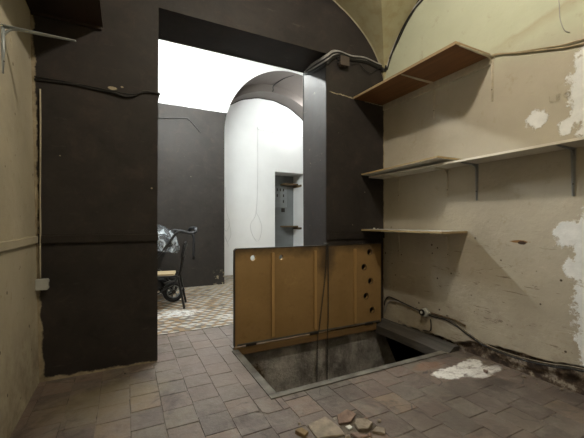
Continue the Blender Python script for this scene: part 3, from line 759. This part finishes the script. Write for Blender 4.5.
cable_thing('wall_cable', 'thin black cable angled across the dark far wall', 'cable', [
    ([(.2, 6.02, 2.88), (.48, 6.02, 2.91), (.95, 6.02, 2.975), (.99, 6.02, 2.97), (1.08, 6.02, 2.89), (1.2, 6.02, 2.76)], .008, CABB)], None)
cable_thing('wall_wire', 'thin grey wire dropping down the white wall left of the recess', 'wire', [
    ([(3.9, 6.99, 3.19), (3.2, 6.99, 3.21), (2.70, 6.99, 3.235), (2.675, 6.99, 3.20), (2.67, 6.99, 2.1), (2.63, 6.99, 1.35), (2.50, 6.985, 1.10), (2.55, 6.985, .85), (2.68, 6.98, .72), (2.77, 6.985, 1.0), (2.70, 6.985, 1.25), (2.62, 6.99, 1.38)], .004, CABL)], None)
cable_thing('wall_wire', 'tangled grey wire loops at the left foot of the white wall', 'wire', [
    ([(1.93, 6.99, 1.9), (1.95, 6.985, 1.4), (2.02, 6.985, 1.15), (1.95, 6.98, .95), (1.88, 6.985, 1.1), (1.97, 6.985, 1.2), (2.05, 6.98, .9), (1.97, 6.985, .72), (1.92, 6.985, .85), (2.0, 6.98, .62)], .0042, CABL)], None)
bm = NB()
tube(bm, [(BXc-(BR-.165)*math.cos(a), 6.985, BZ+(BR-.165)*math.sin(a)+.006*math.sin(a*23)) for a in [PI*(.1+.8*k/40) for k in range(41)]], .011, 6)
tag(obj('wall_cable', bm, CABB), 'dark cable clipped along the arch above the white wall', 'cable')
cable_thing('wall_cable', 'dark cable crossing the underside of the far arch', 'cable', [
    ([(3.15, 6.10, 4.215), (2.98, 6.3, 4.17), (2.87, 6.55, 4.10), (2.86, 6.565, 3.99), (2.80, 6.75, 3.98), (2.72, 6.96, 3.98)], .011, CABB)], None)

# things in the recess of the white wall
fu = thing('switchboard', 'grey switchboard with rows of dark switches inside the white recess', 'switchboard', (3.5, 7.57, 1.5))
bm = NB(); bx(bm, 3.17, 3.68, 7.558, 7.572, 1.52, 2.05, .004); obj('panel', bm, FUSEW, fu)
bm = NB(); obj_n = 0
for r in range(3):
    for q in range(5):
        if (r, q) in ((1, 3), (2, 2), (2, 3)): continue
        x = 3.24+q*.085; z = 1.96-r*.145
        bm = NB(); bx(bm, x-.013, x+.013, 7.545, 7.56, z-.034, z+.034, .003); obj('switch', bm, BLACK, fu)
bm = NB(); bx(bm, 3.53, 3.61, 7.53, 7.58, 1.40, 1.50, .004); tag(obj('switch_box', bm, BLACK), 'small black box under the switchboard in the recess', 'box')
for z, lab in ((2.07, 'upper old timber shelf in the corner of the white recess'), (1.02, 'lower old timber shelf in the corner of the white recess')):
    sh = thing('corner_shelf', lab, 'shelf', (3.7, 7.5, z))
    bm = NB(); bx(bm, 3.50, 3.868, 7.30, 7.578, z, z+.035, .004); obj('board', bm, OLDW, sh)
    bm = NB(); bx(bm, 3.85, 3.869, 7.12, 7.55, z-.05, z, .003); obj('wall_batten', bm, OLDW, sh)

# ------------------------------------------------------------------ chair by the doorway
PARENT_WORLD = False
chr_ = thing('school_chair', 'black tubular chair with pale plywood seat, standing in front of the stroller', 'chair', (.50, 4.79, 0))
# local: +x is the chair's back, width along y
bm = NB(); prism(bm, [(-.22, -.15, .434), (.10, -.16, .434), (.115, -.14, .434), (.115, .14, .434), (.10, .16, .434), (-.22, .15, .434), (-.235, .13, .430), (-.235, -.13, .430)], (0, 0, .028)); obj('seat', bm, SEATW, chr_)
for s_ in (-1, 1):
    bm = NB(); tube(bm, [(.17, s_*.165, .43), (.19, s_*.170, .30), (.245, s_*.178, .012)], .015, 8, 4); leg = obj('leg', bm, TUBEB, chr_)
    bm = NB(); tube(bm, [(.245, s_*.178, .0), (.2435, s_*.178, .03)], .015, 8); obj('foot_cap', bm, RUB, leg)
    bm = NB(); tube(bm, [(-.17, s_*.165, .43), (-.20, s_*.172, .012)], .015, 8); leg = obj('leg', bm, TUBEB, chr_)
    bm = NB(); tube(bm, [(-.2, s_*.172, .0), (-.1985, s_*.172, .03)], .015, 8); obj('foot_cap', bm, RUB, leg)
    bm = NB(); tube(bm, [(-.20, s_*.150, .428), (.12, s_*.155, .428), (.175, s_*.155, .445), (.195, s_*.155, .52), (.225, s_*.155, .70), (.245, s_*.150, .84)], .014, 8, 5); obj('back_upright', bm, TUBEB, chr_)
    bm = NB(); tube(bm, [(.175, s_*.166, .41), (.10, s_*.168, .30), (-.19, s_*.17, .16)], .008, 6); obj('brace', bm, TUBEB, chr_)
bm = NB(); tube(bm, [(.245, -.15, .84), (.25, -.13, .865), (.252, .13, .865), (.245, .15, .84)], .014, 8, 4); obj('back_upright', bm, TUBEB, chr_)
bm = NB()
for a in range(9):
    pass
prof = [(-.185, .015), (-.12, .0), (0, -.008), (.12, 0), (.185, .015)]
pf = [(.222-.012+dx*-1, y, .68) for y, dx in prof]+[(.222+.010-dx, y, .68) for y, dx in reversed(prof)]
prism(bm, pf, (.034, 0, .165)); bmesh.ops.bevel(bm, geom=bm.edges[:], offset=.004, segments=2, affect='EDGES'); obj('backrest', bm, TUBEB, chr_)
for xx, zz_ in ((-.19, .20), (.205, .22)):
    bm = NB(); tube(bm, [(xx, -.17, zz_), (xx, .17, zz_)], .008, 6); obj('stretcher', bm, TUBEB, chr_)
chr_.rotation_euler.z = math.radians(-12)

# ------------------------------------------------------------------ stroller
st = thing('stroller', 'black stroller with clear plastic rain cover parked by the dark far wall', 'stroller', (.385, 5.25, 0))
# local: handle to +x
def wheel(x, y, r, w):
    bm = NB(); tube(bm, [(x+(r-w*.5)*math.cos(2*PI*k/32), y, r+(r-w*.5)*math.sin(2*PI*k/32)) for k in range(32)], w*.5, 10, closed=True); t = obj('wheel', bm, RUB, st)
    bm = NB(); tube(bm, [(x+(r-w*1.05)*math.cos(2*PI*k/32), y, r+(r-w*1.05)*math.sin(2*PI*k/32)) for k in range(32)], w*.22, 8, closed=True)
    for k in range(6):
        a = 2*PI*k/6+.3; tube(bm, [(x, y, r), (x+(r-w)*math.cos(a), y, r+(r-w)*math.sin(a))], .007, 6)
    obj('rim', bm, RIMG, t)
    bm = NB(); tube(bm, [(x, y-.028, r), (x, y+.028, r)], .028, 12); obj('hub', bm, BLACK, t)
for s_ in (-1, 1):
    wheel(.23, s_*.245, .148, .056); wheel(-.45, s_*.17, .10, .038)
for s_ in (-1, 1):
    bm = NB(); tube(bm, [(-.45, s_*.17, .10), (-.42, s_*.20, .24), (-.20, s_*.22, .45), (.05, s_*.235, .70), (.27, s_*.24, .99), (.30, s_*.24, 1.02)], .019, 8, 4); obj('frame_tube', bm, TUBEB, st)
    bm = NB(); tube(bm, [(.23, s_*.205, .135), (.12, s_*.21, .38), (-.10, s_*.22, .55)], .017, 8, 3); obj('frame_tube', bm, TUBEB, st)
    bm = NB(); tube(bm, [(.10, s_*.245, .27), (.20, s_*.25, .295), (.32, s_*.25, .26), (.375, s_*.25, .15)], .017, 8, 5); obj('mudguard', bm, BLACK, st)
    bm = NB(); tube(bm, [(.27, s_*.24, .99), (.32, s_*.24, 1.02), (.40, s_*.24, 1.0), (.48, s_*.24, .985), (.545, s_*.235, 1.0), (.565, s_*.20, 1.03)], .022, 8, 5); obj('handle_arm', bm, FOAM, st)
bm = NB(); tube(bm, [(.545, -.22, 1.015), (.562, -.18, 1.045), (.57, 0, 1.055), (.562, .18, 1.045), (.545, .22, 1.015)], .028, 10, 5); o = obj('handlebar', bm, FOAM, st)
bm = NB(); tube(bm, [(.50, -.245, .975), (.515, -.26, .91), (.512, -.262, .78), (.51, -.262, .60)], .019, 6, 4); obj('wrist_strap', bm, FABB, st)
# seat shell and basket
bm = NB(); prism(bm, [(-.35, -.19, .42), (.02, -.19, .42), (.20, -.19, .86), (.15, -.19, .90), (-.06, -.19, .50), (-.37, -.19, .50)], (0, .38, 0)); bmesh.ops.bevel(bm, geom=bm.edges[:], offset=.02, segments=2, affect='EDGES'); obj('seat', bm, FABB, st)
bm = NB(); prism(bm, [(-.30, -.18, .20), (.12, -.18, .17), (.14, -.18, .32), (-.32, -.18, .34)], (0, .36, 0)); bmesh.ops.bevel(bm, geom=bm.edges[:], offset=.015, segments=2, affect='EDGES'); obj('basket', bm, FABB, st)
bm = NB(); tube(bm, [(.23, -.245, .135), (.23, .245, .135)], .012, 8); obj('axle', bm, TUBEB, st)
def hood(R, x0, z0, wid, a0, a1, wr):
    bm = NB(); rows = []
    for i in range(19):
        a = a0+(a1-a0)*i/18
        rows.append([])
        for j in range(25):
            b = -PI/2+PI*j/24
            sx = max(.12, math.cos(b)**.6)
            p = Vector((x0+R*sx*math.cos(a), wid*math.sin(b), z0+R*.95*sx*math.sin(a)))
            p += wr*Vector((noise.noise(p*11), noise.noise(p*13+Vector((5, 0, 0))), noise.noise(p*12+Vector((0, 9, 0)))))
            rows[-1].append(bm.verts.new(p))
    for i in range(18):
        for j in range(24):
            f = bm.faces.new((rows[i][j], rows[i+1][j], rows[i+1][j+1], rows[i][j+1])); f.smooth = True
    return bm
o = obj('canopy', hood(.35, -.03, .775, .21, math.radians(12), math.radians(165), .006), FABB, st); md = o.modifiers.new('s', 'SOLIDIFY'); md.thickness = .006
o = obj('rain_cover', hood(.385, -.03, .755, .25, math.radians(-12), math.radians(205), .022), RAIN, st)
o['label'] = 'crumpled clear plastic rain cover'
st.rotation_euler.z = math.radians(2)
PARENT_WORLD = True

# ------------------------------------------------------------------ broken tiles and rubble
def shard(name, label, loc, pts, th, mat, rot, seed, cat='rubble'):
    bm = NB(); prism(bm, [(x, y, 0) for x, y in pts], (0, 0, th))
    bmesh.ops.bevel(bm, geom=bm.edges[:], offset=.003, segments=1, affect='EDGES')
    bmesh.ops.triangulate(bm, faces=bm.faces[:]); bmesh.ops.subdivide_edges(bm, edges=bm.edges[:], cuts=2)
    for v in bm.verts: v.co += Vector((noise.noise(v.co*40+Vector((seed, 0, 0))), noise.noise(v.co*40+Vector((0, seed, 0))), noise.noise(v.co*40+Vector((0, 0, seed)))))*.004
    o = obj(name, bm, mat); o.rotation_euler = [math.radians(a) for a in rot]
    bpy.context.view_layer.update()
    zmin = min((o.matrix_world.to_3x3() @ v.co).z for v in o.data.vertices)
    o.location = (loc[0], loc[1], loc[2]-zmin)
    return tag(o, label, cat)
B = -.007
def sh(name, label, pts, th, mat, rot, seed, z=B):
    cx = sum(p[0] for p in pts)/len(pts); cy = sum(p[1] for p in pts)/len(pts)
    shard(name, label, (cx, cy, z), [(x-cx, y-cy) for x, y in pts], th, mat, rot, seed)
sh('tile_fragment', 'tilted terracotta tile fragment propped at the back of the broken floor patch', [(1.080, 1.550), (1.105, 1.605), (1.185, 1.615), (1.215, 1.565), (1.150, 1.535)], .016, CLAYT, (16, -6, 0), 1)
sh('tile_fragment', 'flat sandy tile piece at the left of the broken floor patch', [(.915, 1.618), (1.05, 1.640), (1.068, 1.52), (1.06, 1.46), (.905, 1.49)], .013, CLAYP, (1.5, 1, 0), 2)
sh('mortar_lump', 'pale crumbled mortar lump on the right of the broken floor patch', [(1.150, 1.500), (1.180, 1.520), (1.226, 1.498), (1.245, 1.452), (1.190, 1.425), (1.145, 1.450)], .026, CLAYP, (5, -5, 0), 3)
sh('mortar_lump', 'small whitish mortar chip between the tilted tile and the mortar lump', [(1.095, 1.512), (1.130, 1.515), (1.135, 1.488), (1.10, 1.482)], .013, LOWSH, (5, 6, 0), 4)
sh('brick_fragment', 'ochre brick scrap at the lower left of the broken floor patch', [(.822, 1.592), (.868, 1.604), (.888, 1.560), (.850, 1.535)], .022, CLAYO, (4, 6, 0), 5)
sh('tile_fragment', 'pinkish tile corner in front of the pale mortar lump', [(1.085, 1.45), (1.13, 1.432), (1.16, 1.385), (1.09, 1.385)], .016, CLAYT, (-4, 6, 0), 6)
sh('mortar_lump', 'sandy mortar lump at the bottom edge of the broken floor patch', [(1.195, 1.405), (1.25, 1.43), (1.285, 1.40), (1.25, 1.36)], .018, CLAYP, (2, 3, 0), 7)
shard('tile_fragment', 'small dark red tile shard on the floor right of the white stain', (2.45, 1.575, 0), [(-.022, -.013), (.026, -.01), (.0, .022)], .018, CLAYT, (10, 10, 20), 8)
for k, (x, y, r, lab) in enumerate([(.0, 2.80, .012, 'dark pebble on the tiles below the black cable wall'), (2.62, 1.70, .018, 'pale plaster crumb at the foot of the right wall near the white stain'), (2.63, 1.40, .022, 'larger pale plaster crumb at the foot of the right wall, nearer the camera'), (1.62, 1.62, .008, 'tiny white speck of plaster on the tiles in front of the hatch'),
        (2.655, 1.90, .016, 'plaster crumb at the foot of the right wall beside the end of the timber kerb'), (2.60, 1.30, .012, 'small pale crumb on the tiles just in front of the larger wall-foot crumb'), (2.66, 1.18, .018, 'pale plaster crumb at the wall foot near the right edge of the photo'), (2.64, 1.55, .014, 'pale crumb at the wall foot between the white stain and the photo edge')]):
    bm = NB(); bmesh.ops.create_icosphere(bm, subdivisions=2, radius=r)
    for v in bm.verts: v.co *= 1+.35*noise.noise(v.co*60+Vector((k*5, 0, 0))); v.co *= .62; v.co.z *= .7
    o = obj('plaster_crumb', bm, BLACK if k == 0 else CLAYP); o.location = (x, y, r*.35); tag(o, lab, 'rubble')

for k, (x, y, r, mt, lab) in enumerate([(1.06, 1.435, .014, CLAYP, 'small sandy crumb between the flat sandy tile and the pinkish tile corner'), (1.175, 1.395, .012, CLAYT, 'small red crumb between the pinkish tile corner and the sandy mortar lump'),
        (1.255, 1.525, .011, CLAYT, 'small red crumb just beyond the pale crumbled mortar lump'), (.885, 1.655, .010, CLAYP, 'small sandy crumb behind the flat sandy tile piece'), (1.305, 1.47, .012, CLAYP, 'small sandy crumb to the right of the pale crumbled mortar lump')]):
    bm = NB(); bmesh.ops.create_icosphere(bm, subdivisions=2, radius=r)
    for v in bm.verts: v.co *= 1+.4*noise.noise(v.co*60+Vector((k*5, 3, 0))); v.co.z *= .7
    o = obj('rubble_crumb', bm, mt); o.location = (x, y, r*.4); tag(o, lab, 'rubble')
# ------------------------------------------------------------------ lamps
def emis(name, c, s):
    m = bpy.data.materials.new(name); m.use_nodes = True; b = m.node_tree.nodes['Principled BSDF']
    b.inputs['Emission Color'].default_value = (*c, 1); b.inputs['Emission Strength'].default_value = s; return m
LP = Vector((1.08, 1.08, 3.60))
pl = thing('ceiling_lamp', 'bare bulb in a holder fixed to the crown of the vault', 'lamp', (LP.x, LP.y, 3.675))
bm = NB(); tube(bm, [(LP.x, LP.y, 3.655), (LP.x, LP.y, 3.677)], .045, 16); obj('ceiling_rose', bm, CABB, pl)
ld = bpy.data.lights.new('bulb_light', 'POINT'); ld.energy = 118; ld.color = (1.0, .915, .78); ld.shadow_soft_size = .05
lo = bpy.data.objects.new('bulb_light', ld); C.objects.link(lo); lo.location = LP

tf = thing('tube_lamp', 'long tube light hanging in the rear room just above the doorway view', 'lamp', (.9, 4.3, 3.5))
bm = NB(); bx(bm, .15, 1.65, 4.26, 4.34, 3.465, 3.50, .006); obj('housing', bm, LOWSH, tf)
bm = NB(); tube(bm, [(.2, 4.3, 3.435), (1.6, 4.3, 3.435)], .018, 12); obj('tube', bm, emis('lit fluorescent tube', (.96, 1.0, .97), 700), tf)
for xx in (.2, 1.6):
    bm = NB(); tube(bm, [(xx, 4.3, 3.50), (xx, 4.3, 4.6)], .006, 6); obj('cord', bm, CABB, tf)

pw = thing('wall_lamp', 'round lamp behind the right pillar in the arched passage', 'lamp', (3.62, 6.5, 3.7))
bm = NB(); tube(bm, [(3.62, 6.30, 3.74), (3.62, 6.30, 3.80)], .05, 14); obj('holder', bm, LOWSH, pw)
bm = NB(); tube(bm, [(3.62, 6.30, 3.80), (3.62, 6.30, 3.94)], .006, 6); obj('cord', bm, CABB, pw)
ld = bpy.data.lights.new('passage_light', 'POINT'); ld.energy = 36; ld.color = (.97, 1.0, .99); ld.shadow_soft_size = .05
lo = bpy.data.objects.new('passage_light', ld); C.objects.link(lo); lo.location = (3.62, 6.30, 3.68)

wd = bpy.data.worlds.new('World'); bpy.context.scene.world = wd; wd.use_nodes = True
wd.node_tree.nodes['Background'].inputs[0].default_value = (.5, .5, .5, 1); wd.node_tree.nodes['Background'].inputs[1].default_value = .02

# ------------------------------------------------------------------ camera
cd = bpy.data.cameras.new('camera'); cd.sensor_width = 36; cd.lens = 36*330/584; cd.shift_y = 3/584; cd.clip_start = .02
co = bpy.data.objects.new('camera', cd); C.objects.link(co); co.location = (0, 0, 1.15)
co.rotation_euler = (PI/2, 0, -math.atan(167/330))
sc = bpy.context.scene; sc.camera = co
sc.view_settings.view_transform = 'Standard'; sc.view_settings.look = 'None'; sc.view_settings.gamma = 1; sc.view_settings.exposure = 0
sc.cycles.max_bounces = 10; sc.cycles.diffuse_bounces = 6

# repeats of one kind share a group
for o in C.objects:
    if o.parent or 'label' not in o: continue
    k = o.name.split('.')[0]
    g = {'shelf_bracket': 'shelf brackets on the walls', 'wall_shelf': 'wall shelves of the front room', 'tile_fragment': 'broken floor tiles', 'mortar_lump': 'lumps of mortar in the broken floor patch',
         'plaster_crumb': 'plaster crumbs', 'rubble_crumb': 'crumbs around the broken floor patch', 'corner_shelf': 'old timber shelves in the recess', 'cable_bundle': 'bundles of cable by the vault'}.get(k)
    if g: o['group'] = g
